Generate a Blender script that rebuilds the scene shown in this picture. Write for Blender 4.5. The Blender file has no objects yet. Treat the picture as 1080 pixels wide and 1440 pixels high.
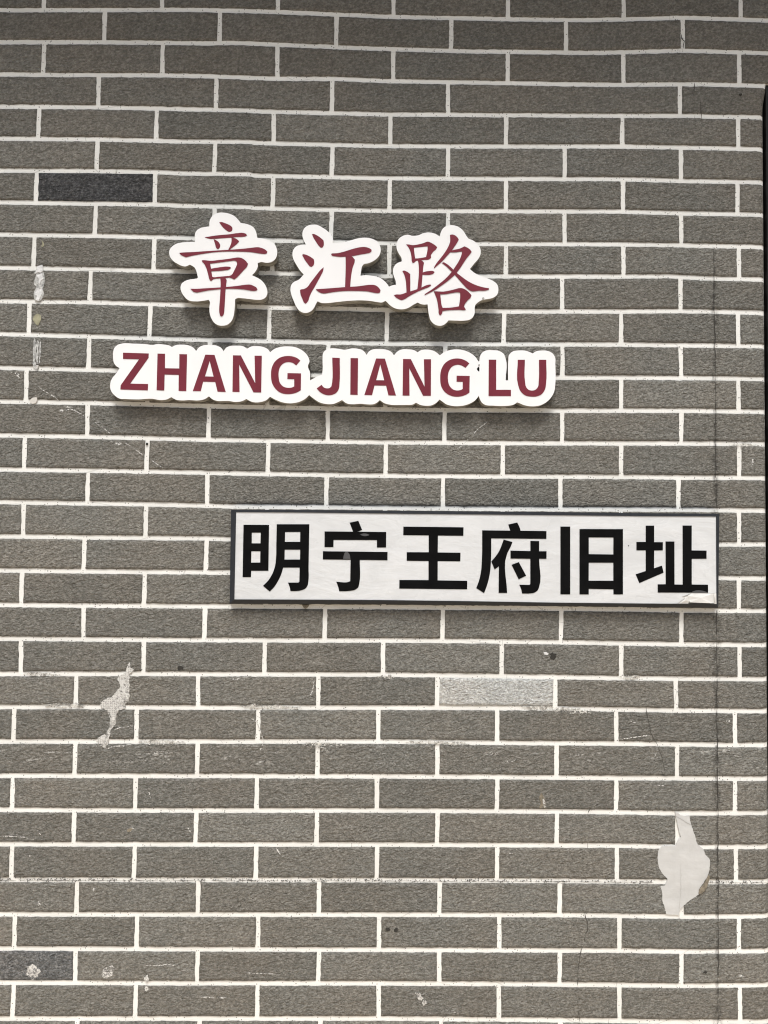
import bpy, bmesh, math, random
from mathutils import Vector, Matrix, noise
from mathutils.geometry import tessellate_polygon

S = bpy.context.scene
COL = S.collection

# ------------------------------------------------------------------ camera, sky, sun, exposure
CAM_H = 1.62            # eye height of the photographer, metres
DIST = 1.5713           # camera to wall face (wall face lies in the plane y = 0)
FPX = 1050.0            # focal length in photo pixels (1080 x 1440)
PITCH, YAW, ROLL = math.radians(1.938), math.radians(-0.730), math.radians(0.794)
_M = Matrix.Rotation(YAW, 3, 'Z') @ Matrix.Rotation(PITCH, 3, 'X')
_R = _M @ Vector((math.cos(ROLL), 0, math.sin(ROLL)))
_U = _M @ Vector((-math.sin(ROLL), 0, math.cos(ROLL)))
_F = _M @ Vector((0, 1, 0))
EYE = Vector((0, -DIST, CAM_H))
cd = bpy.data.cameras.new('camera'); cam = bpy.data.objects.new('camera', cd); COL.objects.link(cam)
cd.sensor_fit = 'VERTICAL'; cd.sensor_height = 36.0; cd.lens = 36.0 * FPX / 1440.0
cd.clip_start = 0.02; cd.clip_end = 500
mw = Matrix((_R, _U, -_F)).transposed().to_4x4(); mw.translation = EYE
cam.matrix_world = mw
S.camera = cam

SUN_EL, SUN_AZ = math.radians(64), math.radians(-3)      # sun stands behind the photographer, high
w = bpy.data.worlds.new('World'); S.world = w; w.use_nodes = True
nt = w.node_tree; bg = nt.nodes['Background']
sky = nt.nodes.new('ShaderNodeTexSky'); sky.sky_type = 'NISHITA'; sky.sun_disc = False
sky.sun_elevation = SUN_EL; sky.sun_rotation = math.pi - SUN_AZ
sky.air_density = 1.0; sky.dust_density = 4.0; sky.ozone_density = 1.0
hs = nt.nodes.new('ShaderNodeHueSaturation'); hs.inputs['Saturation'].default_value = 0.42   # overcast: greyed sky
nt.links.new(sky.outputs[0], hs.inputs['Color']); nt.links.new(hs.outputs[0], bg.inputs['Color'])
bg.inputs['Strength'].default_value = 0.078
sl = bpy.data.lights.new('sun', 'SUN'); sl.energy = 2.0; sl.angle = math.radians(18); sl.color = (1, 0.985, 0.955)
so = bpy.data.objects.new('sun', sl); COL.objects.link(so)
_d = Vector((math.sin(SUN_AZ) * math.cos(SUN_EL), -math.cos(SUN_AZ) * math.cos(SUN_EL), math.sin(SUN_EL)))
so.rotation_euler = _d.to_track_quat('Z', 'Y').to_euler(); so.location = (0, -6, 8)
S.view_settings.view_transform = 'Standard'; S.view_settings.look = 'None'
S.view_settings.gamma = 1; S.view_settings.use_curve_mapping = False
S.view_settings.exposure = 0.92
S.cycles.filter_width = 1.1; S.cycles.use_denoising = True; S.cycles.denoising_prefilter = 'ACCURATE'; S.cycles.denoising_input_passes = 'RGB_ALBEDO_NORMAL'

EAVE_Y, EAVE_Z = -0.40, CAM_H + 1.72
random.seed(11)

# ------------------------------------------------------------------ survey of the wall
def W(px, py, off=0.0):
    """photo pixel -> (x, z) in metres on a plane standing `off` metres in front of the wall face"""
    d = _R * ((px - 540) / FPX) - _U * ((py - 720) / FPX) + _F
    t = (DIST - off) / d.y
    return (EYE.x + d.x * t, EYE.z + d.z * t)

# bed joints (polylines) and cross joints of each course, as surveyed from the photo
LINES=[
[(0,14.5),(135,14.5),(270,14),(390,17),(540,23.5),(700,27),(800,28.5),(880,27.5),(960,25),(1080,29)],
[(0,59.5),(150,59.5),(280,61),(330,60.5),(390,63),(475,66.5),(540,69),(665,72.5),(790,74),(840,74.5),(960,71.5),(1080,75)],
[(0,104.5),(65,105.5),(230,106),(300,107.5),(390,111),(475,111),(540,114),(710,117),(790,118.5),(870,119.5),(975,118.5),(1075,121)],
[(0,150),(140,151),(255,153.5),(350,155.5),(360,156.5),(540,161),(710,162),(870,163),(985,163),(988,164),(1075,165)],
[(0,195),(135,196),(200,197.5),(255,199),(350,199.5),(360,201),(540,205.5),(710,206),(870,206),(960,207.5),(1075,210)],
[(0,240),(135,240.5),(220,242),(260,244),(350,245),(360,247),(540,250.5),(710,251.5),(870,252),(960,254.5),(1075,256.5)],
[(0,284.5),(130,286.5),(220,287.5),(260,289.5),(350,291),(360,292.5),(540,296.5),(710,297),(870,297.5),(960,300),(1075,302)],
[(0,330),(130,331.5),(240,334),(385,338),(540,342),(675,343),(870,343.5),(960,345),(1075,347.5)],
[(0,376.5),(125,378.5),(225,381),(400,384.5),(540,388),(700,388.5),(870,389),(940,388.5),(990,391.5),(1075,393)],
[(0,423.5),(125,425),(225,428),(400,433),(540,436),(710,438),(870,438),(960,437.5),(1075,440)],
[(0,469.5),(125,473),(290,478),(540,483),(710,484),(870,484.5),(960,485.5),(1075,487)],
[(0,517),(125,520),(160,521),(540,529),(790,531),(870,531),(960,531.5),(1075,533)],
[(0,564.5),(125,566.5),(295,571.5),(540,576),(620,577),(790,577.5),(955,577.5),(1075,579)],
[(0,612),(125,614),(300,618.5),(540,622),(705,623),(870,623.5),(960,623.5),(1075,624.5)],
[(0,660),(205,663),(375,666.5),(540,669),(705,670),(870,670.5),(960,671.5),(1075,672)],
[(0,706),(205,709),(330,712),(540,714),(620,715),(790,716),(950,716.5),(1075,718)],
[(0,754),(120,755.5),(290,757),(320,758),(1010,765.5),(1075,765.5)],
[(0,802),(120,803.5),(320,805),(1010,812.5),(1075,813.5)],
[(0,850.5),(120,851.5),(290,852.5),(460,853.5),(540,854),(700,855),(870,857),(960,858.5),(1075,859)],
[(0,898),(120,899),(285,900),(455,900.5),(540,900.5),(620,901),(790,903),(870,904.5),(960,906),(1075,907)],
[(0,947.5),(200,947.5),(370,948),(540,948.5),(615,949.5),(785,952),(870,953.5),(1075,955)],
[(0,994),(105,994),(280,995),(540,995),(700,995.5),(780,996),(865,997.5),(950,999),(1075,1000)],
[(0,1042.5),(190,1042.5),(540,1042.5),(615,1043.5),(700,1044.5),(865,1045.5),(1035,1047.5),(1075,1047.5)],
[(0,1090.5),(275,1091),(540,1091.5),(700,1092.5),(870,1094),(1075,1095)],
[(0,1138.5),(190,1139.5),(540,1139.5),(780,1141),(870,1142),(955,1143.5),(1075,1143)],
[(0,1187),(540,1187.5),(785,1188.5),(870,1189),(990,1191),(1075,1190.5)],
[(0,1237),(540,1237.5),(790,1238.5),(940,1240),(1075,1240)],
[(0,1285.5),(540,1286),(785,1286.5),(870,1287.5),(960,1289),(1075,1288)],
[(0,1333.5),(540,1335.5),(700,1336),(870,1336.5),(960,1338),(1040,1337.5),(1075,1337)],
[(0,1381.5),(280,1382.5),(540,1382.5),(785,1384),(870,1385),(960,1386),(1075,1385)],
[(0,1432),(540,1432),(870,1435),(940,1437),(1075,1436.5)],
]
JOINTS=[
[62,228,391,553.5,714.5,877,1041.5],
[147,309,473,634.5,796,960],
[61.5,228.5,390,553,714,876.5,1039.5],
[138.5,304,467,630,956],
[54.5,220,385,549,711.5,875,1038],
[136.5,302,467,630,794,957.5],
[51,218,384,548,711.5,876,1037],
[134,301.5,466,630,794,958],
[48,216.5,383,547.5,711.5,876.5,1039],
[127,295,461.5,626,790.5,957],
[41,211,378.5,544,708.5,873.5,1038],
[125,295,461.5,626,791,957.5],
[37,207,376,542,708,873.5,1038.5],
[123,293.5,461,625,790.5,958],
[34.5,206.5,377,542.5,707,873.5,1039.5],
[291.5,459,623,788],
[33,205,375,541,707,873,1039.3],
[118.5,290,457.5,622.5,789,957.5],
[30.5,203,374,540,706,873,1039],
[117.5,288,457,622.5,789,958],
[29.5,202,372,538.5,705.5,873.5,1040],
[107,278.5,447.5,615,781,950.5],
[19.5,192,363,532,699,866.5,1033.5],
[105.5,277.5,446.5,615,782.5,952],
[17.5,190.5,361,530,699,866.5,1033.5],
[104,275.5,445.5,615,783,952.5],
[16.5,189,360,530,699,867.5,1035],
[108,278.5,448.5,618,787,958],
[20.5,192.5,363,533,702,871,1039],
[106,277.5,448,617.5,787,958],
[18.5,190.5,362,532.5,701.5,871,1040.5],
[108,280,450,620,788,958],
]

# ------------------------------------------------------------------ helpers
def tag(o, label=None, cat=None, group=None, kind=None):
    if label: o['label'] = label
    if cat: o['category'] = cat
    if group: o['group'] = group
    if kind: o['kind'] = kind
    return o

def mesh_obj(name, verts, faces, mat, parent=None, label=None, smooth=False):
    me = bpy.data.meshes.new(name)
    me.from_pydata(verts, [], faces); me.validate(); me.update()
    bm = bmesh.new(); bm.from_mesh(me); bmesh.ops.recalc_face_normals(bm, faces=bm.faces); bm.to_mesh(me); bm.free()
    me.materials.append(mat)
    if smooth:
        for p in me.polygons: p.use_smooth = True
    o = bpy.data.objects.new(name, me); COL.objects.link(o)
    if parent: o.parent = parent; o.matrix_parent_inverse = Matrix.Translation(-parent.location)
    if label: o['label'] = label
    return o

def empty(name, loc, label, cat, group=None):
    o = bpy.data.objects.new(name, None); COL.objects.link(o); o.location = loc; o.empty_display_size = 0.05
    return tag(o, label, cat, group)

class MB:
    def __init__(s): s.v = []; s.f = []
    def box(s, x0, x1, y0, y1, z0, z1):
        b = len(s.v)
        s.v += [(x, y, z) for z in (z0, z1) for y in (y0, y1) for x in (x0, x1)]
        s.f += [[b+i for i in q] for q in ((0,2,3,1),(4,5,7,6),(0,1,5,4),(2,6,7,3),(0,4,6,2),(1,3,7,5))]
    def prism(s, loops, y_front, y_back):
        """loops: [outer, hole, ...] of (x, z); front cap at y_front, side walls back to y_back"""
        b = len(s.v); flat = []
        for L in loops: flat += L
        n = len(flat)
        s.v += [(x, y_front, z) for x, z in flat] + [(x, y_back, z) for x, z in flat]
        for t in tessellate_polygon([[Vector((x, z, 0)) for x, z in L] for L in loops]):
            s.f.append([b + i for i in t])
        k = 0
        for L in loops:
            m = len(L)
            for i in range(m):
                a, c = b + k + i, b + k + (i + 1) % m
                s.f.append([a, c, c + n, a + n])
            k += m
    def build(s, name, mat, parent=None, label=None, smooth=False):
        return mesh_obj(name, s.v, s.f, mat, parent, label, smooth)

def smooth_loop(P, corner=40.0, step=5):
    """hermite curve through P (closed); vertices turning by more than `corner` degrees stay sharp"""
    n = len(P); out = []
    V = [Vector(p) for p in P]; cor = []; tan = []
    for i in range(n):
        a = V[i] - V[i-1]; b = V[(i+1) % n] - V[i]
        ang = math.degrees(a.angle(b)) if a.length > 1e-9 and b.length > 1e-9 else 0
        cor.append(ang > corner)
        t = a.normalized() * b.length + b.normalized() * a.length
        tan.append(t.normalized() if t.length > 0 else b.normalized())
    for i in range(n):
        j = (i + 1) % n; d = V[j] - V[i]; L = d.length
        if cor[i] and cor[j]: out.append(tuple(V[i])); continue
        t0 = d if cor[i] else tan[i] * L
        t1 = d if cor[j] else tan[j] * L
        k = max(2, min(step, int(L / 1.2)))
        for q in range(k):
            u = q / k; u2 = u*u; u3 = u2*u
            p = V[i]*(2*u3-3*u2+1) + t0*(u3-2*u2+u) + V[j]*(-2*u3+3*u2) + t1*(u3-u2)
            out.append((p.x, p.y))
    return out

def px_loop(P, ox, oy, sc, corner=40.0):
    """outline noted on an enlarged detail -> photo pixels, smoothed"""
    return smooth_loop([(ox + x / sc, oy + y / sc) for x, y in P], corner)

def on_wall(L, off): return [W(x, y, off) for x, y in L]

# ------------------------------------------------------------------ materials
def mat(name, col, rough=0.6, spec=0.5):
    m = bpy.data.materials.new(name); m.use_nodes = True
    b = m.node_tree.nodes['Principled BSDF']
    b.inputs['Base Color'].default_value = (*col, 1); b.inputs['Roughness'].default_value = rough
    b.inputs['Specular IOR Level'].default_value = spec
    return m

class NT:
    def __init__(s, m): s.t = m.node_tree; s.b = s.t.nodes['Principled BSDF']
    def n(s, kind, **kw):
        x = s.t.nodes.new(kind)
        for k, v in kw.items(): setattr(x, k, v)
        return x
    def lk(s, a, b): s.t.links.new(a, b)
    def coord(s, rot=0.0, scale=(1, 1, 1)):
        if not hasattr(s, 'tc'): s.tc = s.n('ShaderNodeTexCoord').outputs['Object']
        mp = s.n('ShaderNodeMapping'); s.lk(s.tc, mp.inputs['Vector'])
        mp.vector_type = 'TEXTURE'      # turn first, then stretch, so the grain itself slants
        mp.inputs['Rotation'].default_value = (0, -rot, 0); mp.inputs['Scale'].default_value = tuple(1 / q for q in scale)
        return mp.outputs[0]
    def noise(s, vec, scale, detail=2, rough=0.5, dist=0.0):
        x = s.n('ShaderNodeTexNoise'); x.inputs['Scale'].default_value = scale
        x.inputs['Detail'].default_value = detail; x.inputs['Roughness'].default_value = rough
        x.inputs['Distortion'].default_value = dist
        s.lk(vec, x.inputs['Vector']); return x.outputs['Fac']
    def ramp(s, fac, a, b, va=0.0, vb=1.0):
        x = s.n('ShaderNodeMapRange'); x.interpolation_type = 'SMOOTHSTEP'
        s.lk(fac, x.inputs['Value'])
        for k, v in zip(('From Min', 'From Max', 'To Min', 'To Max'), (a, b, va, vb)): x.inputs[k].default_value = v
        return x.outputs[0]
    def math(s, op, a, b=None, c=None):
        x = s.n('ShaderNodeMath', operation=op)
        for i, v in enumerate((a, b, c)):
            if v is None: continue
            if isinstance(v, (int, float)): x.inputs[i].default_value = v
            else: s.lk(v, x.inputs[i])
        return x.outputs[0]
    def mix(s, fac, a, b):
        x = s.n('ShaderNodeMix', data_type='RGBA')
        if isinstance(fac, (int, float)): x.inputs[0].default_value = fac
        else: s.lk(fac, x.inputs[0])
        for i, v in ((6, a), (7, b)):
            if isinstance(v, tuple): x.inputs[i].default_value = (*v, 1)
            else: s.lk(v, x.inputs[i])
        return x.outputs[2]
    def bump(s, h, dist, strength=1.0, prev=None):
        x = s.n('ShaderNodeBump'); x.inputs['Distance'].default_value = dist; x.inputs['Strength'].default_value = strength
        s.lk(h, x.inputs['Height'])
        if prev is not None: s.lk(prev, x.inputs['Normal'])
        return x.outputs[0]
    def out(s, col=None, nrm=None, rough=None):
        if col is not None: s.lk(col, s.b.inputs['Base Color'])
        if nrm is not None: s.lk(nrm, s.b.inputs['Normal'])
        if rough is not None: s.lk(rough, s.b.inputs['Roughness'])

CRACK_A, CRACK_B = W(1004, 350), W(1009, 1440)        # the long upright crack beside the plate

def crack_dirt(k):
    """grime that has washed along the upright crack: a mask following that line"""
    sp = k.n('ShaderNodeSeparateXYZ'); k.coord(); k.lk(k.tc, sp.inputs[0])
    sl_ = (CRACK_B[0] - CRACK_A[0]) / (CRACK_B[1] - CRACK_A[1])
    xc = k.math('MULTIPLY_ADD', sp.outputs['Z'], sl_, CRACK_A[0] - sl_ * CRACK_A[1])
    d = k.math('ABSOLUTE', k.math('SUBTRACT', sp.outputs['X'], xc))
    nz = k.noise(k.coord(scale=(1, 1, .5)), 160, 3)
    nl = k.noise(k.coord(scale=(.2, 1, 1)), 9, 2)
    wd = k.ramp(nl, .35, .7, .003, .014)
    m = k.math('SUBTRACT', 1.0, k.math('MINIMUM', k.math('DIVIDE', d, wd), 1.0))
    m = k.math('MULTIPLY', m, k.ramp(nz, .35, .65))
    up = k.ramp(sp.outputs['Z'], CRACK_A[1] - .01, CRACK_A[1] + .01, 1, 0)
    return k.math('MULTIPLY', m, up)

def brick_material(name, dark, mid, light, bumpd=0.0011, dust=0.5):
    m = mat(name, mid, 0.93, 0.18); k = NT(m)
    tn = k.n('ShaderNodeAttribute'); tn.attribute_name = 'tone'
    rip = k.noise(k.coord(rot=math.radians(14), scale=(.62, 1, 1)), 185, 2, .6, .5)
    sand = k.noise(k.coord(), 330, 2, .6)     # trowelled ripple, slanting
    grain = k.noise(k.coord(rot=math.radians(20), scale=(.7, 1, 1)), 270, 3, .75)
    mott = k.noise(k.coord(), 5.5, 3, .5)
    c = k.mix(k.ramp(grain, .37, .50), dark, mid)
    c = k.mix(k.ramp(grain, .50, .64), c, light)
    warm = k.n('ShaderNodeMix', data_type='RGBA', blend_type='MULTIPLY'); warm.inputs[0].default_value = 1
    tint = k.mix(k.ramp(mott, .3, .7), (.97, .985, .995), (1.03, 1.0, .975))
    k.lk(c, warm.inputs[6]); k.lk(tint, warm.inputs[7]); c = warm.outputs[2]
    tm = k.n('ShaderNodeVectorMath', operation='SCALE'); k.lk(c, tm.inputs[0]); k.lk(tn.outputs['Fac'], tm.inputs['Scale'])
    c = tm.outputs[0]
    # chalky scuffs, thicker towards the lower courses where people lean and scrape
    sp = k.n('ShaderNodeSeparateXYZ'); k.lk(k.tc, sp.inputs[0])
    low = k.ramp(sp.outputs['Z'], 0.6, 1.5, 1.0, 0.12)
    sc = k.noise(k.coord(rot=math.radians(-18), scale=(.25, 1, 1)), 60, 4, .6, .5)
    sc2 = k.noise(k.coord(), 14, 2)
    sm = k.math('MULTIPLY', k.ramp(sc, .635, .75), k.ramp(sc2, .48, .62))
    band = k.math('MULTIPLY', k.ramp(sp.outputs['Z'], W(0, 1080)[1], W(0, 1062)[1]), k.ramp(sp.outputs['Z'], W(0, 1050)[1], W(0, 1020)[1], 1, 0))
    st = k.noise(k.coord(rot=math.radians(6), scale=(.18, 1, 1)), 95, 3, .6, .4)
    sm = k.math('MAXIMUM', k.math('MULTIPLY', sm, low), k.math('MULTIPLY', band, k.math('MULTIPLY', k.ramp(st, .55, .68), k.ramp(k.noise(k.coord(), 9, 2), .46, .56))))
    sm = k.math('MULTIPLY', sm, k.ramp(grain, .4, .55))
    c = k.mix(k.math('MULTIPLY', sm, dust), c, (.50, .49, .46))
    c = k.mix(k.math('MULTIPLY', crack_dirt(k), .75), c, (.035, .033, .030))
    b2 = k.bump(sand, bumpd * 3.6, 1.0, k.bump(rip, bumpd * 5.5))
    k.out(c, b2)
    return m

def mortar_material():
    m = mat('mortar_paint', (.74, .73, .69), .85, .25); k = NT(m)
    fine = k.noise(k.coord(), 420, 3, .6); big = k.noise(k.coord(), 7, 3)
    c = k.mix(k.ramp(big, .3, .7), (.70, .695, .66), (.775, .77, .735))
    c = k.mix(k.ramp(fine, .30, .46, .35, 0), c, (.55, .53, .48))
    vo = k.n('ShaderNodeTexVoronoi'); vo.inputs['Scale'].default_value = 190; k.lk(k.coord(), vo.inputs['Vector'])
    sp = k.n('ShaderNodeSeparateColor'); k.lk(vo.outputs['Color'], sp.inputs[0])
    patch = k.noise(k.coord(), 17, 3, .6)
    pits = k.math('MULTIPLY', k.ramp(vo.outputs['Distance'], .16, .30, 1, 0), k.ramp(sp.outputs[0], .58, .60))
    pits = k.math('MULTIPLY', pits, k.ramp(patch, .36, .52))
    c = k.mix(k.math('MULTIPLY', pits, .85), c, (.09, .085, .075))
    cr = k.n('ShaderNodeTexVoronoi'); cr.feature = 'DISTANCE_TO_EDGE'; cr.inputs['Scale'].default_value = 6.5; k.lk(k.coord(), cr.inputs['Vector'])
    ck = k.math('MULTIPLY', k.ramp(cr.outputs['Distance'], .003, .007, 1, 0), k.ramp(k.noise(k.coord(), 4, 2), .5, .6))
    c = k.mix(k.math('MULTIPLY', ck, .3), c, (.20, .19, .17))
    c = k.mix(k.math('MULTIPLY', crack_dirt(k), .8), c, (.07, .065, .06))
    k.out(c, k.bump(fine, .0006))
    return m

M_BRICK = brick_material('sprayed_brick_coat', (.120, .116, .104), (.167, .162, .145), (.245, .237, .214), dust=.9)
M_DARK = brick_material('charcoal_brick_coat', (.048, .050, .053), (.088, .090, .094), (.17, .172, .176), .0024, 0)
M_PALE = brick_material('pale_brick_coat', (.35, .352, .34), (.46, .462, .445), (.63, .632, .61), .0012, .2)
M_COOL = brick_material('bluish_brick_coat', (.092, .094, .094), (.142, .143, .141), (.25, .25, .246), .0015, .4)
M_MORTAR = mortar_material()

def plain(name, col, rough, spec=.4, nscale=60, var=.06, bump=0.0, bscale=300):
    m = mat(name, col, rough, spec); k = NT(m)
    nz = k.noise(k.coord(), nscale, 4, .55)
    c = k.mix(k.ramp(nz, .3, .7), tuple(x * (1 - var) for x in col), tuple(min(1, x * (1 + var)) for x in col))
    k.out(c, k.bump(k.noise(k.coord(), bscale, 2), bump) if bump else None)
    return m

M_BOARD = plain('white_acrylic', (.785, .785, .785), .24, .5, 14, .015)
def board_side():
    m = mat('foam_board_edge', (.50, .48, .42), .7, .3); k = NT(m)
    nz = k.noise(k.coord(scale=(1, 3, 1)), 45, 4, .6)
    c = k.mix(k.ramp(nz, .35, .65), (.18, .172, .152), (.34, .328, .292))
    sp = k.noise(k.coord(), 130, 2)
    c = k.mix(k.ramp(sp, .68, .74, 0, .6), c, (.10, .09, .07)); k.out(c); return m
M_EDGE = board_side()
M_MAROON = plain('maroon_vinyl', (.158, .025, .039), .5, .15, 25, .07)
M_FRAME = plain('slate_frame_paint', (.022, .025, .031), .5, .3, 80, .12, .0002, 500)
M_BLACK = plain('black_vinyl', (.005, .005, .0052), .4, .06, 30, .2)
def film():
    m = mat('white_film', (.72, .71, .69), .26, .5); k = NT(m)
    n1 = k.noise(k.coord(scale=(.5, 1, 1)), 13, 4, .6, 1.2); n2 = k.noise(k.coord(scale=(.35, 1, 1)), 34, 3, .6, .8)
    c = k.mix(k.ramp(n1, .32, .68), (.57, .58, .585), (.63, .64, .645))
    c = k.mix(k.ramp(n2, .62, .74, 0, .2), c, (.51, .515, .52))
    k.out(c, k.bump(n1, .0035, .5, k.bump(n2, .0008)), k.ramp(n2, .3, .7, .2, .38)); return m
M_FILM = film()
M_BACKING = plain('dulled_adhesive', (.60, .575, .53), .5, .4, 30, .10)
def plaster():
    m = mat('bare_base_plaster', (.52, .50, .46), .8, .25); k = NT(m)
    n1 = k.noise(k.coord(), 16, 4, .6); n2 = k.noise(k.coord(scale=(.3, 1, 1)), 70, 3)
    c = k.mix(k.ramp(n1, .3, .7), (.455, .455, .445), (.53, .53, .52))
    c = k.mix(k.ramp(n2, .3, .7, .35, 0), c, (.42, .42, .41))
    k.out(c, k.bump(n1, .003, .6, k.bump(n2, .0006))); return m
M_PLASTER = plaster()
def mesh_plaster():
    m = mat('plaster_with_fibre_mesh', (.5, .48, .44), .9, .2); k = NT(m)
    sp = k.n('ShaderNodeSeparateXYZ'); k.lk(k.coord(), sp.inputs[0])
    fx = k.math('PINGPONG', k.math('MULTIPLY', sp.outputs['X'], 1 / .0045), .5)
    fz = k.math('PINGPONG', k.math('MULTIPLY', sp.outputs['Z'], 1 / .0045), .5)
    hole = k.ramp(k.math('MINIMUM', fx, fz), .12, .3)
    n1 = k.noise(k.coord(), 40, 4, .65); n2 = k.noise(k.coord(), 300, 3, .6)
    c = k.mix(k.math('MULTIPLY', hole, k.ramp(n1, .38, .56)), (.56, .55, .525), (.36, .355, .335))
    c = k.mix(k.ramp(n2, .34, .46, .6, 0), c, (.17, .16, .145))
    k.out(c, k.bump(n2, .0015)); k.lk(k.ramp(k.noise(k.coord(), 120, 4, .7), .32, .44), k.b.inputs['Alpha']); return m
M_MESHPL = mesh_plaster()
def chalk():
    m = mat('chalky_white_scuff', (.62, .61, .58), .9, .2); k = NT(m)
    n = k.noise(k.coord(), 330, 3, .7)
    c = k.mix(k.ramp(n, .36, .56), (.40, .39, .37), (.68, .67, .64)); k.out(c, k.bump(n, .001))
    k.lk(k.ramp(k.noise(k.coord(), 260, 3, .7), .42, .60), k.b.inputs['Alpha']); return m      # broken, the brick shows through
M_CHALK = chalk()
M_RUB = mat('rubbed_chalk', (.52, .51, .48), .9, .2)
def _rub():
    k = NT(M_RUB); n = k.noise(k.coord(rot=math.radians(-30), scale=(.5, 1, 1)), 230, 3, .7)
    k.out(k.mix(k.ramp(n, .35, .6), (.36, .35, .33), (.60, .59, .56)), k.bump(n, .0015))
    k.lk(k.ramp(k.noise(k.coord(), 210, 3, .7), .38, .54), k.b.inputs['Alpha'])
_rub()
M_SMEAR = mat('smeared_mortar', (.60, .585, .54), .9, .2)
def _smear():
    k = NT(M_SMEAR); n = k.noise(k.coord(scale=(.6, 1, 1)), 250, 3, .75)
    k.out(k.mix(k.ramp(n, .42, .56), (.22, .21, .19), (.62, .605, .56)), k.bump(n, .001))
    k.lk(k.ramp(k.noise(k.coord(), 190, 4, .75), .46, .56), k.b.inputs['Alpha'])
_smear()
M_WHITE = plain('white_foam_tape', (.64, .64, .635), .3, .5, 200, .12, .0006, 260)
M_TAPE = plain('greyed_tape_glue', (.40, .40, .385), .35, .5, 170, .45, .0012, 260)
M_GLUE = plain('yellowed_glue', (.30, .285, .19), .4, .5, 120, .18, .0005, 200)
M_CRACK = mat('crack_shadow', (.045, .042, .038), .95, .1)
M_HAIR = mat('hairline_crack', (.075, .070, .062), .95, .1)
M_GRIT = mat('seam_grit', (.10, .096, .088), .95, .1)
M_SEAM = mat('plaster_hairline', (.36, .35, .33), .9, .2)
M_OPEN = plain('opening_shade_black', (.007, .0065, .006), .5, .25, 50, .2)  # near-black colour stands in for the shade inside the opening
M_PAVE = plain('pavement_slabs', (.68, .555, .41), .9, .2, 3, .12, .001, 80)
M_ROAD = plain('asphalt', (.055, .055, .055), .9, .2, 20, .2, .001, 200)
M_KERB = plain('kerb_stone', (.42, .41, .39), .85, .2, 12, .1)
M_EAVE = plain('eave_render', (.20, .19, .18), .9, .2, 8, .1)
M_PIT = mat('pit_black', (.04, .038, .034), .95, .1)
M_BROWN = plain('brown_stain', (.19, .165, .125), .9, .2, 150, .3)

# ------------------------------------------------------------------ setting: unseen ground; pale strip and dark road shape the light bounced up
mb = MB(); mb.box(-40, 40, -2.9, 2, -.3, 0)
tag(mb.build('pavement', M_PAVE), 'unseen pale paved footway, sized and tinted to bounce warm light onto the brick wall', 'pavement', kind='structure')
mb = MB(); mb.box(-40, 40, -3.05, -2.9, -.3, .004)
tag(mb.build('kerb', M_KERB), 'stone kerb along the outer edge of the footway', 'kerb', kind='structure')
mb = MB(); mb.v = [(-40, -60, -.13), (40, -60, -.13), (40, -3.05, -.13), (-40, -3.05, -.13)]; mb.f = [[0, 1, 2, 3]]
tag(mb.build('road', M_ROAD), 'dark asphalt road beyond the kerb', 'road', kind='structure')

# ------------------------------------------------------------------ the wall
XE = W(1077, 300)[0]                       # right-hand corner of the wall, at the dark opening
ZTOP = W(1077, 116.8)[1]                     # head of that opening
XE = .8325
def xe(z): return XE + .0042 * (ZTOP - z)      # the corner leans out a little towards the ground
R_C = 0.020
def rc(z): return max(.0015, R_C * min(1.0, (ZTOP - z) / .05))                                # the corner is softly rounded
wall = empty('brick_wall', (0, 0, 0), 'grey sprayed brick wall with wide off-white painted joints', 'wall')

def corner_y(x, z):
    if z < ZTOP and x > xe(z) - rc(z):
        R = rc(z); t = min(1.0, (x - (xe(z) - R)) / R)
        return R * (1 - math.sqrt(max(0, 1 - t * t)))
    return 0.0

LW = [[W(x, y) for x, y in L] for L in LINES]        # bed joints in wall metres
def line_z(i, x):
    """height of bed joint i at x; joints beyond the photo continue the same gauge"""
    n = len(LW)
    if i < 0: return line_z(0, x) + 0.0705 * (-i)
    if i >= n: return line_z(n - 1, x) - 0.0712 * (i - n + 1)
    L = LW[i]
    if x <= L[0][0]: return L[0][1]
    if x >= L[-1][0]: return L[-1][1]
    for a, b in zip(L, L[1:]):
        if x <= b[0]: return a[1] + (b[1] - a[1]) * (x - a[0]) / (b[0] - a[0])

def mid_px(r, x):
    def at(L):
        for a, b in zip(L, L[1:]):
            if x <= b[0]: return a[1] + (b[1] - a[1]) * (x - a[0]) / (b[0] - a[0])
        return L[-1][1]
    if r == 0: return at(LINES[0]) - 23
    if r == len(LINES): return at(LINES[-1]) + 24
    return .5 * (at(LINES[r - 1]) + at(LINES[r]))

HM, HJ = 0.0049, 0.0046      # half widths of bed and cross joints
def jit(x, z, s): return noise.noise(Vector((x * 55, z * 55, s))) * .0008 + noise.noise(Vector((x * 210, z * 210, s + 9))) * .0010

rows = []
for r in range(-14, len(LINES) + 14):
    if 0 <= r <= len(LINES): J = [W(x, mid_px(r, x))[0] for x in JOINTS[r]]
    else: J = [(-.727 if r % 2 == 0 else -.60) + .25 * k + random.uniform(-.003, .003) for k in range(7)]
    J.sort()
    while J[0] > -2.1: J.insert(0, J[0] - .25 + random.uniform(-.003, .003))
    while J[-1] < 1.75: J.append(J[-1] + .25 + random.uniform(-.003, .003))
    rows.append((r, J))

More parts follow.
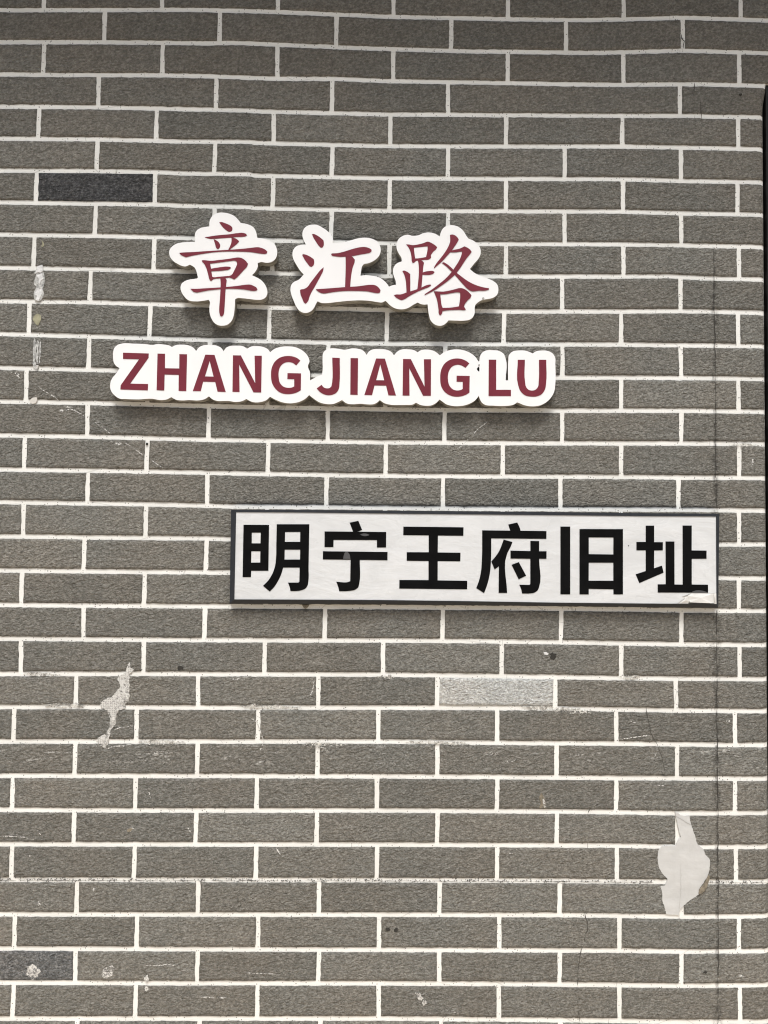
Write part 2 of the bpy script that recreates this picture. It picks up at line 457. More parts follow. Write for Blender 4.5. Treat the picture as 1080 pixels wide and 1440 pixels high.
STD, DRK, PAL, CLD = MB(), MB(), MB(), MB(); STD.t, DRK.t, PAL.t, CLD.t = [], [], [], []
def add_brick(T, r, x0, x1, tone, gapL=0.0, gapR=0.0):
    lo, hi = x0 + HJ, x1 - HJ
    zc = line_z(r, (x0 + x1) / 2)
    if zc + .03 < ZTOP: hi = min(hi, xe(zc) + .0005)
    if hi - lo < .012: return
    vis = -.95 < (lo + hi) / 2 < 1.0 and .5 < zc < 2.95
    du, dv = (.006, .006) if vis else (.03, .03)
    nx = max(2, int((hi - lo) / du)); nz = max(2, int(.06 / dv))
    e = .0011
    us = [0.0, e] + [e + (hi - lo - 2 * e) * i / nx for i in range(1, nx)] + [hi - lo - e, hi - lo]
    vs = [0.0, .018] + [.018 + .964 * i / nz for i in range(1, nz)] + [.982, 1.0]
    lean = random.uniform(-.0012, .0012)
    b = len(T.v); ni, nj = len(us), len(vs)
    for j, v in enumerate(vs):
        for i, u in enumerate(us):
            x = lo + u
            zt = line_z(r - 1, x) - HM + jit(x, r * .07, 3.1) if r > -99 else 0
            zb = line_z(r, x) + HM + jit(x, r * .07, 7.7)
            z = zb + (zt - zb) * v
            ex = 0.0
            if i <= 1: ex = jit(lo, z, 1.3 + r)
            elif i >= ni - 2 and hi < XE - .001: ex = jit(hi, z, 5.9 + r)
            x += ex + lean * (v - .5)
            edge = i == 0 or j == 0 or i == ni - 1 or j == nj - 1
            relief = .0004 if edge else .0019 + .00045 * noise.noise(Vector((x * 28, z * 60, 2.2))) + .0003 * noise.noise(Vector((x * 90, z * 130, 4.2)))
            T.v.append((x, corner_y(x, z) - relief, z)); T.t.append(tone)
    for j in range(nj - 1):
        for i in range(ni - 1):
            a = b + j * ni + i
            T.f.append([a, a + 1, a + ni + 1, a + ni])

for r, J in rows:
    for x0, x1 in zip(J, J[1:]):
        tone = random.gauss(1.0, .06)
        T = STD
        if r == 6 and abs(x0 - (-.728)) < .01: T = DRK; tone = 1
        if r == 21 and abs(x0 - .137) < .01: T = PAL; tone = 1
        if r == 29 and x1 < -.58 and x1 > -.63: T = CLD; tone = 1
        if r == 22 and x0 > .5 and x0 < .52: tone = .9
        if x1 > XE and line_z(r, XE) < ZTOP and x0 > XE: continue
        add_brick(T, r, x0, x1, tone)
    
def tone_attr(o, t):
    a = o.data.attributes.new('tone', 'FLOAT', 'POINT'); a.data.foreach_set('value', t)
for T, nm, m_, lb in ((STD, 'brick_facing', M_BRICK, None), (DRK, 'dark_brick', M_DARK, 'single charcoal brick in the upper left'), (PAL, 'pale_brick', M_PALE, 'single pale grey brick below the name plate'), (CLD, 'bluish_brick', M_COOL, 'cooler bluish grey brick low at the left edge')):
    me = bpy.data.meshes.new(nm); me.from_pydata(T.v, [], T.f); me.update(); me.materials.append(m_)
    for p in me.polygons: p.use_smooth = True
    o = bpy.data.objects.new(nm, me); COL.objects.link(o); o.parent = wall
    if lb: o['label'] = lb
    tone_attr(o, T.t)

# mortar ground: the painted sheet the bricks stand proud of, rounded at the corner, with the lintel above the opening
ZB, ZT = 0.0, 4.4
mb = MB()
def sheet(xs, z0, z1, dz):
    b = len(mb.v); n = max(1, int((z1 - z0) / dz)); m_ = len(xs)
    for j in range(n + 1):
        z = z0 + (z1 - z0) * j / n
        for x, y in xs: mb.v.append((x + (xe(z) - XE if x > 0 and z <= ZTOP and z0 < ZTOP - 1 else 0), y, z))
    for j in range(n):
        for i in range(m_ - 1):
            a = b + j * m_ + i; mb.f.append([a, a + 1, a + m_ + 1, a + m_])
b = len(mb.v); zs = [ZB, 1.0, ZTOP - .4] + [ZTOP - .06 + .06 * i / 8 for i in range(9)]
for z in zs:
    R = rc(z); mb.v.append((-2.3, 0, z))
    for i in range(11):
        t = math.pi / 2 * i / 10; mb.v.append((xe(z) - R + R * math.sin(t), R * (1 - math.cos(t)), z))
    mb.v.append((xe(z), .16, z))
for j in range(len(zs) - 1):
    for i in range(12):
        q = b + j * 13 + i; mb.f.append([q, q + 1, q + 14, q + 13])
sheet([(-2.3, 0), (1.9, 0)], ZTOP, ZT, 5)
b = len(mb.v); mb.v += [(XE - .004, 0, ZTOP), (1.9, 0, ZTOP), (1.9, .16, ZTOP), (XE - .004, .16, ZTOP)]; mb.f.append([b, b+1, b+2, b+3])
mb.build('mortar_ground', M_MORTAR, wall)
mb = MB(); mb.box(-2.3, XE - .03, .03, .24, ZB, ZTOP - .002); mb.box(-2.3, 1.9, .165, .24, ZTOP, ZT)
mb.build('wall_core', M_EAVE, wall)

# unseen eave, added and sized to shade the upper courses
mb = MB(); mb.box(-2.3, 1.9, EAVE_Y, .0, EAVE_Z, EAVE_Z + .16); mb.box(-2.3, 1.9, EAVE_Y - .03, EAVE_Y, EAVE_Z - .03, EAVE_Z + .2)
eo = mb.build('shade_eave', M_EAVE); tag(eo, 'unseen projecting eave added above the brick wall to shade its upper courses', 'eave')

# opening beyond the corner: near-black fill paints the shade of its recess
dk = empty('dark_doorway', (XE + .3, .05, 0), 'dark opening at the right-hand corner of the brick wall, its shade painted near-black', 'doorway')
mb = MB(); mb.box(XE + .002, XE + .07, .004, .09, 0, ZTOP - .003); mb.box(XE + .07, 1.85, .004, .09, ZTOP - .07, ZTOP - .003)
mb.v = [(x + (xe(z) - XE if x < XE + .01 else 0), y, z) for x, y, z in mb.v]
mb.build('opening_rim', M_OPEN, dk)
mb = MB(); mb.box(XE + .07, 1.85, .05, .07, 0, ZTOP - .07); mb.build('opening_back', M_OPEN, dk)

# ------------------------------------------------------------------ marks and damage that belong to the wall
def ragged(cx, cy, rx, ry, ang=0, n=26, rough=.35, seed=0):
    rnd = random.Random(seed); L = []
    for i in range(n):
        t = 2 * math.pi * i / n
        k = 1 + rough * (rnd.random() - .5) * 2
        x, y = rx * k * math.cos(t), ry * k * math.sin(t)
        c, s = math.cos(math.radians(ang)), math.sin(math.radians(ang))
        L.append((cx + x * c - y * s, cy + x * s + y * c))
    return L
BT = 0.0026      # just in front of the brick skin
def mark(name, L, m_, label=None, th=BT):
    mb = MB(); mb.prism([on_wall(L, th)], -th, -.0002)
    return mb.build(name, m_, wall, label)
def strip(P, w0, seed=0):
    """thin ragged ribbon along a pixel polyline, w0 px wide"""
    rnd = random.Random(seed); Q = []
    for a, b in zip(P, P[1:]):
        L = math.hypot(b[0] - a[0], b[1] - a[1]); n = max(1, int(L / 3.5))
        for i in range(n):
            t = i / n; Q.append((a[0] + (b[0] - a[0]) * t, a[1] + (b[1] - a[1]) * t))
    Q.append(P[-1])
    up, dn = [], []
    for i, q in enumerate(Q):
        a = Q[max(0, i - 1)]; b = Q[min(len(Q) - 1, i + 1)]
        dx, dy = b[0] - a[0], b[1] - a[1]; L = math.hypot(dx, dy) or 1
        nx, ny = -dy / L, dx / L
        o = rnd.uniform(-.45, .45) * 1.0; h = w0 * .5 * rnd.uniform(.45, 1.3)
        if i in (0, len(Q) - 1): h = w0 * .12
        up.append((q[0] + nx * (o + h), q[1] + ny * (o + h))); dn.append((q[0] + nx * (o - h), q[1] + ny * (o - h)))
    return up, dn
def ribbon(name, polys, m_, label=None, th=BT):
    mb = MB()
    for i, (P, w0) in enumerate(polys):
        up, dn = strip(P, w0, hash(name) % 7 + i * 13 + int(P[0][0]))
        b = len(mb.v); n = len(up)
        mb.v += [(W(*p, th)[0], -th, W(*p, th)[1]) for p in up] + [(W(*p, th)[0], -th, W(*p, th)[1]) for p in dn]
        for k in range(n - 1): mb.f.append([b + k, b + k + 1, b + n + k + 1, b + n + k])
    return mb.build(name, m_, wall, label)

def torn(L, amp, step, seed):
    rnd = random.Random(seed); Q = []
    for a, b in zip(L, L[1:] + L[:1]):
        n = max(1, int(math.hypot(b[0] - a[0], b[1] - a[1]) / step))
        for i in range(n): Q.append((a[0] + (b[0] - a[0]) * i / n + rnd.uniform(-amp, amp), a[1] + (b[1] - a[1]) * i / n + rnd.uniform(-amp, amp)))
    return Q
# coating torn away
Z7 = (880, 1120, 6.75)
P = [(468,142),(490,155),(525,178),(605,180),(612,240),(635,310),(660,385),(690,465),(730,492),(755,550),(798,597),(797,680),(775,760),(735,825),(690,905),(690,932),(640,965),(590,1000),(545,1045),(510,1090),(503,1125),(385,1120),(370,1060),(350,990),(345,910),(330,853),(375,845),(398,790),(370,755),(335,715),(318,680),(305,620),(305,545),(315,500),(350,475),(420,470),(475,475),(495,420),(522,388),(510,340),(495,280),(475,190)]
mark('exposed_plaster', torn(px_loop(P, *Z7), .38, 1.6, 4), M_PLASTER, 'smooth pale plaster patch where the coating has peeled off, lower right')
def pz(L, z): return [(z[0] + x / z[2], z[1] + y / z[2]) for x, y in L]
ribbon('plaster_crack', [(pz([(523,640),(524,780),(522,910),(510,1020),(506,1160)], Z7), .45), (pz([(475,187),(560,238),(622,268)], Z7), .7)], M_SEAM, th=.0031)
mark('curled_flake', px_loop([(790,745),(798,770),(785,815),(775,850),(755,890),(715,920),(695,925),(705,885),(740,845),(765,800)], *Z7), M_BROWN, 'curled brown flake at the edge of the plaster patch', .0055)
Z8 = (100, 900, 6.75)
P = [(548,205),(562,230),(560,265),(600,285),(575,305),(550,325),(553,400),(555,480),(545,570),(520,610),(510,650),(450,665),(430,730),(420,800),(385,840),(365,900),(345,990),(320,1030),(300,1010),(310,980),(255,990),(250,930),(280,910),(320,895),(355,850),(370,780),(365,720),(335,665),(285,645),(272,620),(300,580),(345,550),(385,545),(420,500),(465,445),(455,400),(430,370),(470,335),(515,310),(530,260)]
mark('torn_coating', torn(px_loop(P, *Z8, 30), .8, 1.8, 5), M_MESHPL, 'ragged strip of bared fibre mesh and plaster at the left')
mark('torn_coating', torn(px_loop([(300,960),(345,900),(340,1000),(315,1032),(302,1010)], *Z8, 30), .5, 1.6, 6), M_RUB, 'bright chalky lower tip of the torn strip', .0034)
mark('torn_coating', torn(px_loop([(535,345),(552,400),(554,480),(540,560),(500,610),(470,600),(500,540),(520,470),(522,400)], *Z8, 30), .6, 1.6, 8), M_RUB, 'chalky right edge of the torn strip', .0034)
mark('torn_coating', torn(px_loop([(420,640),(440,660),(425,740),(405,790),(378,830),(370,790),(385,740)], *Z8, 30), .5, 1.6, 9), M_RUB, 'chalky waist of the torn strip', .0034)

# peeled tape at the left
Z3 = (0, 320, 5.54)
mark('tape_residue', px_loop([(295,300),(330,292),(335,335),(342,360),(345,440),(335,470),(340,520),(325,560),(300,578),(272,565),(262,530),(270,490),(285,460),(262,440),(272,400),(280,365),(262,352),(285,335)], *Z3, 30), M_TAPE, 'glossy grey remains of a peeled tape strip')
mark('tape_residue', px_loop([(290,300),(330,290),(333,340),(310,352),(300,345),(268,360),(285,335)], *Z3, 30), M_WHITE, 'white top end of the peeled tape strip', .0036)
mark('tape_residue', px_loop([(285,372),(325,355),(335,400),(320,410),(310,440),(300,430),(302,400)], *Z3, 30), M_WHITE, 'white fleck inside the peeled tape strip', .0036)
mark('tape_residue', px_loop([(275,500),(300,480),(328,480),(330,500),(315,535),(300,572),(278,565),(290,530),(270,525)], *Z3, 30), M_WHITE, 'white lower end of the peeled tape strip', .0036)
mark('glue_spot', px_loop([(255,720),(262,690),(290,670),(315,680),(320,710),(308,740),(295,765),(275,748)], *Z3), M_GLUE, 'oval yellow-green glue spot near the left edge')
mark('glue_spot', px_loop([(322,95),(340,120),(343,142),(330,150),(318,145),(330,130)], *Z3), M_GLUE, 'small yellow glue smear above the peeled tape')
mark('glue_spot', px_loop([(230,1345),(255,1325),(285,1322),(290,1345),(275,1368),(250,1375),(232,1362)], *Z3), M_BACKING, 'pale glue blob on the joint below the tape marks')
mark('tape_residue', px_loop([(255,1075),(300,1072),(292,1117),(262,1117)], *Z3, 30), M_RUB, 'small bright white tab of tape on the joint')
ribbon('faded_tape', [([(49, 476), (48, 515)], 4.0), ([(53, 478), (52, 512)], 3.0), ([(57, 480), (55, 512)], 2.0)], M_TAPE, 'faint faded strip below the glue spot')

# scratches and scuffs
ribbon('scratch', [([(54, 543), (60, 548), (70, 554), (82, 562)], 1.3), ([(90, 573), (104, 577), (119, 585)], 1.5), ([(131, 592), (146, 602), (157, 611)], 1.7), ([(176, 623), (190, 632), (201, 640)], 1.7), ([(211, 646), (219, 651), (229, 658)], 1.1)], M_CHALK, 'long broken chalky scratch slanting down to the right')
ribbon('scratch', [([(685, 593), (674, 602), (664, 612)], 1.3), ([(661, 616), (652, 624), (644, 632)], .9)], M_CHALK, 'short white scratch below the red letters')
ribbon('scratch', [([(0, 1176), (20, 1176), (36, 1178), (48, 1181)], 1.6)], M_CHALK, 'pale scratch low at the left edge')
ribbon('scratch', [([(3, 826), (10, 832), (17, 837)], 1.2)], M_CHALK, 'short pale scratch at the left edge')
ribbon('scratch', [([(280, 1402), (300, 1403), (318, 1403)], 1.5)], M_CHALK, 'level scratch near the bottom')
ribbon('scratch', [([(345, 1368), (370, 1369), (390, 1370)], 1.0), ([(205, 1358), (228, 1357), (247, 1357)], 1.4)], M_CHALK, 'thin level scratches on the lowest courses')
ribbon('scratch', [([(161, 1026), (175, 1022), (188, 1021)], 1.5), ([(145, 1054), (160, 1050), (176, 1049)], 2.0)], M_CHALK, 'pale rub marks beside the torn strip')
ribbon('scratch', [([(350, 1008), (361, 1015), (367, 1030), (371, 1042), (366, 1056)], 1.8)], M_CHALK, 'curved pale scuff left of centre')
ribbon('scratch', [([(442, 955), (441, 966), (436, 980)], 1.4), ([(326, 955), (337, 954)], 2.4)], M_CHALK, 'small scuffs on the course above centre')
ribbon('scratch', [([(388, 1193), (396, 1204)], 2.4), ([(412, 1190), (419, 1196)], 2.0), ([(41, 1200), (44, 1209)], 2.0), ([(262, 1163), (270, 1172)], 2.0), ([(52, 1167), (58, 1175)], 2.4), ([(208, 1111), (212, 1123)], 1.8)], M_CHALK, 'scattered small pale scuffs on the lower courses')
ribbon('scratch', [([(915, 1104), (935, 1105)], 1.3), ([(795, 1196), (800, 1194)], 2.6), ([(712, 1199), (722, 1200)], 2.2), ([(885, 1014), (897, 1018)], 1.6), ([(870, 1040), (896, 1036), (915, 1034)], 1.6), ([(920, 1065), (925, 1055)], 1.4)], M_CHALK, 'scattered small pale scuffs at the right')
for i, (x, y, rx, ry, a, lb) in enumerate([(46, 1367, 9, 10, 20, 'rubbed pale spot low in the left corner'), (152, 1367, 8.5, 9, 0, 'second rubbed pale spot in the lower left'), (206, 1376, 3, 5, 0, 'white drip on the joint at the lower left'), (206, 1390, 2.5, 4, 0, 'white drip under the joint at the lower left'), (132, 1251, 2, 3.2, 10, 'tiny white chip below the seam'), (54.5, 1271, 2, 3.5, 0, 'tiny white chip at the lower left'), (1058, 651, 1.8, 5.5, 10, 'small white chip near the right corner'), (1060, 641, 1.3, 1.5, 0, None), (590, 1402, 3, 6, -35, 'white chip at the bottom centre'), (597, 1410, 3, 4, -20, None), (586, 1397, 2, 2.2, 0, None), (1042, 1373, 3, 1.4, 0, 'small chip low at the right'), (182, 1167, 5, 2.6, -10, None), (1024, 1000 + 14, 3, 1.6, 0, None), (86, 543 + 35, 3, 2, 0, None), (94, 575, 5, 3.4, 30, None), (166, 623, 5, 3, 10, None), (25, 527, 5, 1.8, 50, None)]):
    mark('scuff', torn(smooth_loop(ragged(x, y, rx, ry, a, 18, .3 if i < 2 else .34, i + 3)), .5, 1.5, i), M_RUB if i in (0, 1, 2, 3, 8, 9) else M_CHALK, lb)
mark('rust_stain', smooth_loop(ragged(182, 1167, 4.5, 2.2, -10, 14, .3, 71)), M_BROWN, 'tan stain on a lower brick', .0031)
mark('chip', smooth_loop(ragged(768, 919, 3.6, 1.8, 10, 12, .3, 81)), M_WHITE, 'white chip below the name plate')
mark('chip', smooth_loop(ragged(778, 922, 4.5, 4.5, 0, 14, .45, 82)), M_PIT, 'dark scar beside the white chip')
mark('chip', px_loop([(90,62),(100,80),(112,110),(118,150),(106,158),(95,140),(88,158),(78,150),(86,120),(78,95)], 740, 1100, 4.235), M_BROWN, 'small chipped sliver right of bottom centre')
mark('chip', px_loop([(98,92),(110,110),(116,148),(108,152),(100,125)], 740, 1100, 4.235), M_RUB, 'pale edge of the chipped sliver', .0034)
for x, y, q in ((545, 1307, 3.2), (557, 1308, 3.6), (992, 1367, 2.4), (1041.5, 133.5, 2.2), (254, 939, 4.5), (206.5, 624, 1.8), (430, 852.5, 0)):
    if q: mark('pit_mark', smooth_loop(ragged(x, y, q, q * .75, -15, 12, .4, int(x))), M_PIT)

for i, (x, y, rx, ry) in enumerate([(770, 997, 34, 3.4), (812, 1001, 22, 3.0), (600, 1044, 22, 2.6), (640, 1046, 16, 2.4), (90, 992, 26, 3.2), (385, 994, 36, 2.8), (455, 1048, 30, 3.0), (60, 949, 22, 2.6), (225, 1044, 30, 3.4), (545, 952, 14, 2.4), (886, 952, 12, 2.2), (1048, 626, 16, 2.6)]):
    mark('mortar_smear', torn(smooth_loop(ragged(x, y, rx, ry, 1.5, 22, .4, 300 + i)), .7, 1.6, i), M_SMEAR)
# cracks
def wobble(P, amp, step, seed):
    rnd = random.Random(seed); Q = [P[0]]
    for a, b in zip(P, P[1:]):
        n = max(1, int(math.hypot(b[0] - a[0], b[1] - a[1]) / step))
        Q += [(a[0] + (b[0] - a[0]) * i / n + rnd.uniform(-amp, amp), a[1] + (b[1] - a[1]) * i / n) for i in range(1, n + 1)]
    return Q
def broken(P, amp, step, seed, w0, w1, keep=.9):
    rnd = random.Random(seed); Q = wobble(P, amp, step, seed); out = []; i = 0
    while i < len(Q) - 1:
        n = rnd.randint(2, 6)
        if rnd.random() < keep: out.append((Q[i:i + n + 1], rnd.uniform(w0, w1)))
        i += n
    return [o for o in out if len(o[0]) > 1]
ribbon('upright_crack', broken([(1003.5, 352), (1004.5, 430), (1006, 520), (1006.5, 610), (1007, 690), (1007.5, 716)], .8, 11, 3, .4, 1.3) + broken([(1008, 857), (1008, 930), (1008.5, 1010), (1009, 1090), (1009.5, 1180), (1010, 1240), (1010, 1330), (1010, 1440)], .8, 11, 4, .4, 1.3), M_CRACK, 'long dark upright crack beside the name plate')
def fz(x, y): return (740 + x / 4.235, 1100 + y / 4.235)
ribbon('hairline_crack', [([fz(385, 155), fz(372, 170), fz(366, 186)], 1.1), ([fz(366, 360), fz(366, 392)], 1.0), ([fz(350, 778), fz(354, 805), fz(366, 850), (826.4, 1309), fz(352, 905), fz(348, 950)], 1.2), ([fz(340, 980), fz(326, 995), fz(318, 1050), fz(310, 1120), fz(306, 1210)], 1.0), ([fz(304, 1295), fz(310, 1322)], 1.8), ([fz(312, 1360), fz(320, 1425)], .9)], M_HAIR, 'fine broken crack running down right of centre')
ribbon('hairline_crack', [([(957, 46), (959, 54), (962, 58), (961, 68)], 1.1)], M_CRACK, 'short crack in the joint at the top right')
ribbon('hairline_crack', [([(976.5, 116), (976.5, 123), (976, 130)], 1.0), ([(985.5, 140), (986, 158), (987, 168)], 1.0)], M_HAIR, 'hairline in the upper right courses')
ribbon('hairline_crack', [([(908, 992), (911, 1010), (915, 1030), (924, 1047), (930, 1062), (935, 1085)], .8)], M_HAIR, 'faint hairlines below the name plate')
# level seam along one bed joint: a dark broken line
rs = random.Random(5); segs = []
x = -5
while x < 1078:
    L = rs.uniform(8, 40); 
    def sy(q):
        for a, b in zip(LINES[26], LINES[26][1:]):
            if q <= b[0]: return a[1] + (b[1] - a[1]) * (q - a[0]) / (b[0] - a[0]) + 1.2
        return LINES[26][-1][1] + 1.2
    if not 925 < x + L * .5 < 1000: segs.append(([(x, sy(x)), (x + L * .5, sy(x + L * .5) + rs.uniform(-.3, .3)), (x + L, sy(x + L))], rs.uniform(.3, .8)))
    x += L * rs.uniform(.95, 1.1)
ribbon('level_seam', segs, M_GRIT, 'dark broken seam running along one bed joint', .0012)
mb = MB()
for i in range(560):
    x = rs.uniform(0, 1076)
    if 920 < x < 998: continue
    y = sy(x) + rs.gauss(-.6, 1.3); q = rs.uniform(.2, .75)
    mb.prism([on_wall(ragged(x, y, q * 1.4, q * .8, 0, 6, .3, i), .0012)], -.0012, -.0001)
mb.build('seam_pits', M_GRIT, wall)

# ------------------------------------------------------------------ signs
def glyph(name, parent, polys, ox, oy, sc, off, m_, corner, label, step=.00006):
    """polys: list of loop lists; one mesh, each stroke a hair prouder than the last"""
    mb = MB()
    for i, loops in enumerate(polys):
        o = off + .0006 + step * i
        mb.prism([on_wall(px_loop(L, ox, oy, sc, corner), o) for L in loops], -o, -(off - .0002))
    return mb.build(name, m_, parent, label)

def board(name, parent, loops_px, th, back=.003):
    mb = MB(); mb.prism([on_wall(L, th) for L in loops_px], -th, -back)
    o = mb.build(name, M_BOARD, parent)
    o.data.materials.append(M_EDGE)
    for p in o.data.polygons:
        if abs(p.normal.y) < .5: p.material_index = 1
    bv = o.modifiers.new('bevel', 'BEVEL'); bv.width = .0007; bv.segments = 2; bv.limit_method = 'ANGLE'; bv.angle_limit = math.radians(60); bv.material = 0
    return o

def c2(P, z): return [(z[0] + x / z[2], z[1] + y / z[2]) for x, y in P]
TH = .025
A = (220, 290, 6.0); B = (400, 300, 6.75); C = (540, 300, 6.0)
x, z = W(315, 380)
s1 = empty('character_sign', (x, 0, z), 'small white cut-out board with a single dark red brush character', 'sign')
P = [(325,300),(280,301),(215,306),(165,318),(130,342),(110,372),(108,402),(118,432),(140,460),(175,484),(215,503),(245,508),(265,501),(282,493),(300,502),(320,516),(335,545),(345,580),(350,600),(343,609),(320,613),(280,618),(240,632),(212,655),(203,685),(210,720),(230,755),(258,785),(275,795),(330,803),(400,797),(440,790),(448,800),(447,850),(450,905),(465,950),(490,985),(520,1003),(560,1008),(600,998),(632,970),(650,930),(658,880),(662,830),(664,785),(680,776),(730,777),(800,785),(850,790),(890,787),(920,770),(935,740),(932,700),(915,660),(885,625),(845,600),(805,582),(828,560),(845,535),(855,508),(854,480),(880,471),(930,477),(970,470),(1000,448),(1016,415),(1017,370),(1000,325),(960,295),(910,275),(850,265),(842,222),(820,180),(790,160),(750,147),(712,142),(690,115),(660,85),(620,65),(575,55),(530,54),(490,68),(462,95),(448,130),(446,170),(410,175),(370,185),(340,205),(325,235),(324,270)]
board('backing_board', s1, [px_loop(P, *A, 42)], TH)
glyph('character', s1, [
 [[(530,135),(545,133),(580,143),(615,158),(637,175),(641,190),(636,207),(622,215),(605,213),(590,203),(570,187),(548,162)]],
 [[(408,261),(430,258),(500,247),(560,241),(620,236),(680,227),(730,225),(755,233),(764,244),(755,252),(730,257),(680,259),(640,263),(560,269),(490,274),(455,275),(430,270)]],
 [[(482,277),(500,285),(525,303),(538,325),(535,345),(526,357),(512,360),(504,350),(495,320),(486,292)]],
 [[(632,263),(655,267),(685,283),(697,295),(690,305),(665,328),(635,352),(612,368),(607,364),(622,335),(633,300)]],
 [[(193,394),(215,391),(300,387),(400,380),(500,374),(600,368),(700,361),(780,353),(830,347),(860,346),(890,353),(918,366),(935,382),(932,396),(915,401),(880,399),(830,391),(780,385),(700,382),(600,381),(500,386),(400,399),(320,413),(270,424),(248,430),(225,420),(203,408)]],
 [[(383,456),(400,455),(450,460),(540,452),(600,445),(650,437),(690,432),(715,436),(750,458),(772,485),(765,505),(735,540),(700,578),(670,607),(655,617),(640,610),(620,602),(590,603),(540,608),(500,610),(475,617),(465,628),(452,626),(445,610),(435,570),(418,515),(400,482),(385,465)],
  [(452,484),(500,478),(560,470),(620,462),(660,459),(674,464),(680,480),(672,510),(655,545),(635,578),(625,584),(580,590),(520,595),(480,598),(470,595),(465,560),(458,515)]],
 [[(445,530),(500,520),(550,513),(600,509),(622,512),(628,519),(615,530),(570,540),(510,545),(450,548)]],
 [[(538,603),(560,603),(580,603),(592,622),(588,660),(583,700),(580,750),(577,800),(573,860),(568,905),(560,922),(548,930),(537,922),(531,900),(530,850),(534,800),(538,740),(541,680),(541,640)]],
 [[(288,696),(310,697),(400,693),(500,687),(600,680),(680,672),(730,665),(765,661),(790,661),(820,672),(845,688),(852,702),(843,711),(815,713),(770,706),(720,699),(650,695),(590,695),(500,702),(420,712),(370,722),(335,727),(315,722),(300,710)]],
 ], *A, TH, M_MAROON, 38, 'dark red brush character for the street name')

x, z = W(555, 385)
s2 = empty('character_sign', (x, 0, z), 'white cut-out board joining two dark red brush characters side by side', 'sign')
P = c2([(262,107),(310,110),(360,135),(410,170),(445,205),(458,240),(460,280),(510,280),(580,270),(640,253),(700,237),(760,231),(820,238),(870,260),(903,300),(914,345),(905,390),(880,425),(840,455),(790,475),(752,484),(738,502),(728,545),(722,592),(760,588),(830,592),(890,605),(940,635),(975,670),(992,696)], B) + \
    c2([(72,607),(101,602),(98,570),(85,535),(76,500),(82,455),(105,425),(150,405),(148,380),(125,340),(108,300),(108,250),(125,215),(160,190),(200,181),(245,190),(290,185),(330,168),(380,161),(430,172),(470,195),(478,165),(500,125),(535,103),(580,100),(630,115),(670,150),(697,192),(712,212),(745,225),(785,255),(812,295),(815,340),(795,385),(760,425),(725,470),(760,500),(810,525),(870,548),(920,570),(955,600),(965,640),(955,685),(925,710),(880,722),(850,727),(820,735),(795,750),(770,775),(765,800),(765,840),(750,875),(720,898),(680,905),(610,905),(545,903),(525,925),(500,943),(460,948),(425,935),(395,905),(380,860),(372,810),(368,768),(340,770),(310,765),(285,752),(250,770),(210,795),(170,808),(120,808),(80,795),(45,770),(18,743)], C) + \
    c2([(957,831),(930,845),(880,842),(820,832),(740,826),(650,828),(560,835),(470,845),(400,852),(350,850),(315,835),(300,858),(285,890),(260,922),(230,940),(190,945),(150,930),(115,890),(90,835),(68,780),(57,720),(65,680),(90,652),(135,630),(183,580),(150,545),(115,490),(85,435),(76,390),(85,345),(110,315),(150,300),(203,295),(180,250),(170,200),(180,155),(215,120)], B)
board('backing_board', s2, [smooth_loop(P, 42)], TH)
glyph('character', s2, [
 [[(262,197),(275,195),(305,207),(340,230),(370,255),(374,280),(370,310),(358,326),(343,325),(325,307),(300,270),(275,230)]],
 [[(168,393),(180,387),(205,393),(250,415),(278,435),(283,460),(275,492),(258,507),(240,503),(220,478),(190,435)]],
 [[(372,512),(368,540),(345,590),(315,645),(285,700),(255,750),(238,790),(222,835),(202,857),(188,848),(170,810),(152,765),(148,730),(155,722),(185,718),(210,705),(250,655),(300,590),(345,535)]],
 [[(443,388),(450,380),(500,378),(560,365),(640,340),(710,323),(760,319),(800,328),(825,342),(828,357),(815,370),(780,380),(720,390),(660,402),(630,404),(580,410),(530,412),(480,407),(452,402)]],
 [[(580,400),(628,400),(650,417),(668,440),(665,465),(650,505),(638,560),(630,620),(624,700),(575,705),(578,620),(581,500)]],
 [[(298,720),(330,718),(420,712),(520,704),(620,697),(700,692),(760,684),(820,678),(860,682),(895,705),(912,730),(908,750),(890,756),(850,752),(800,742),(740,737),(670,735),(600,735),(500,742),(420,753),(370,760),(340,752),(315,737)]],
 ], *B, TH, M_MAROON, 38, 'first dark red brush character of the pair')
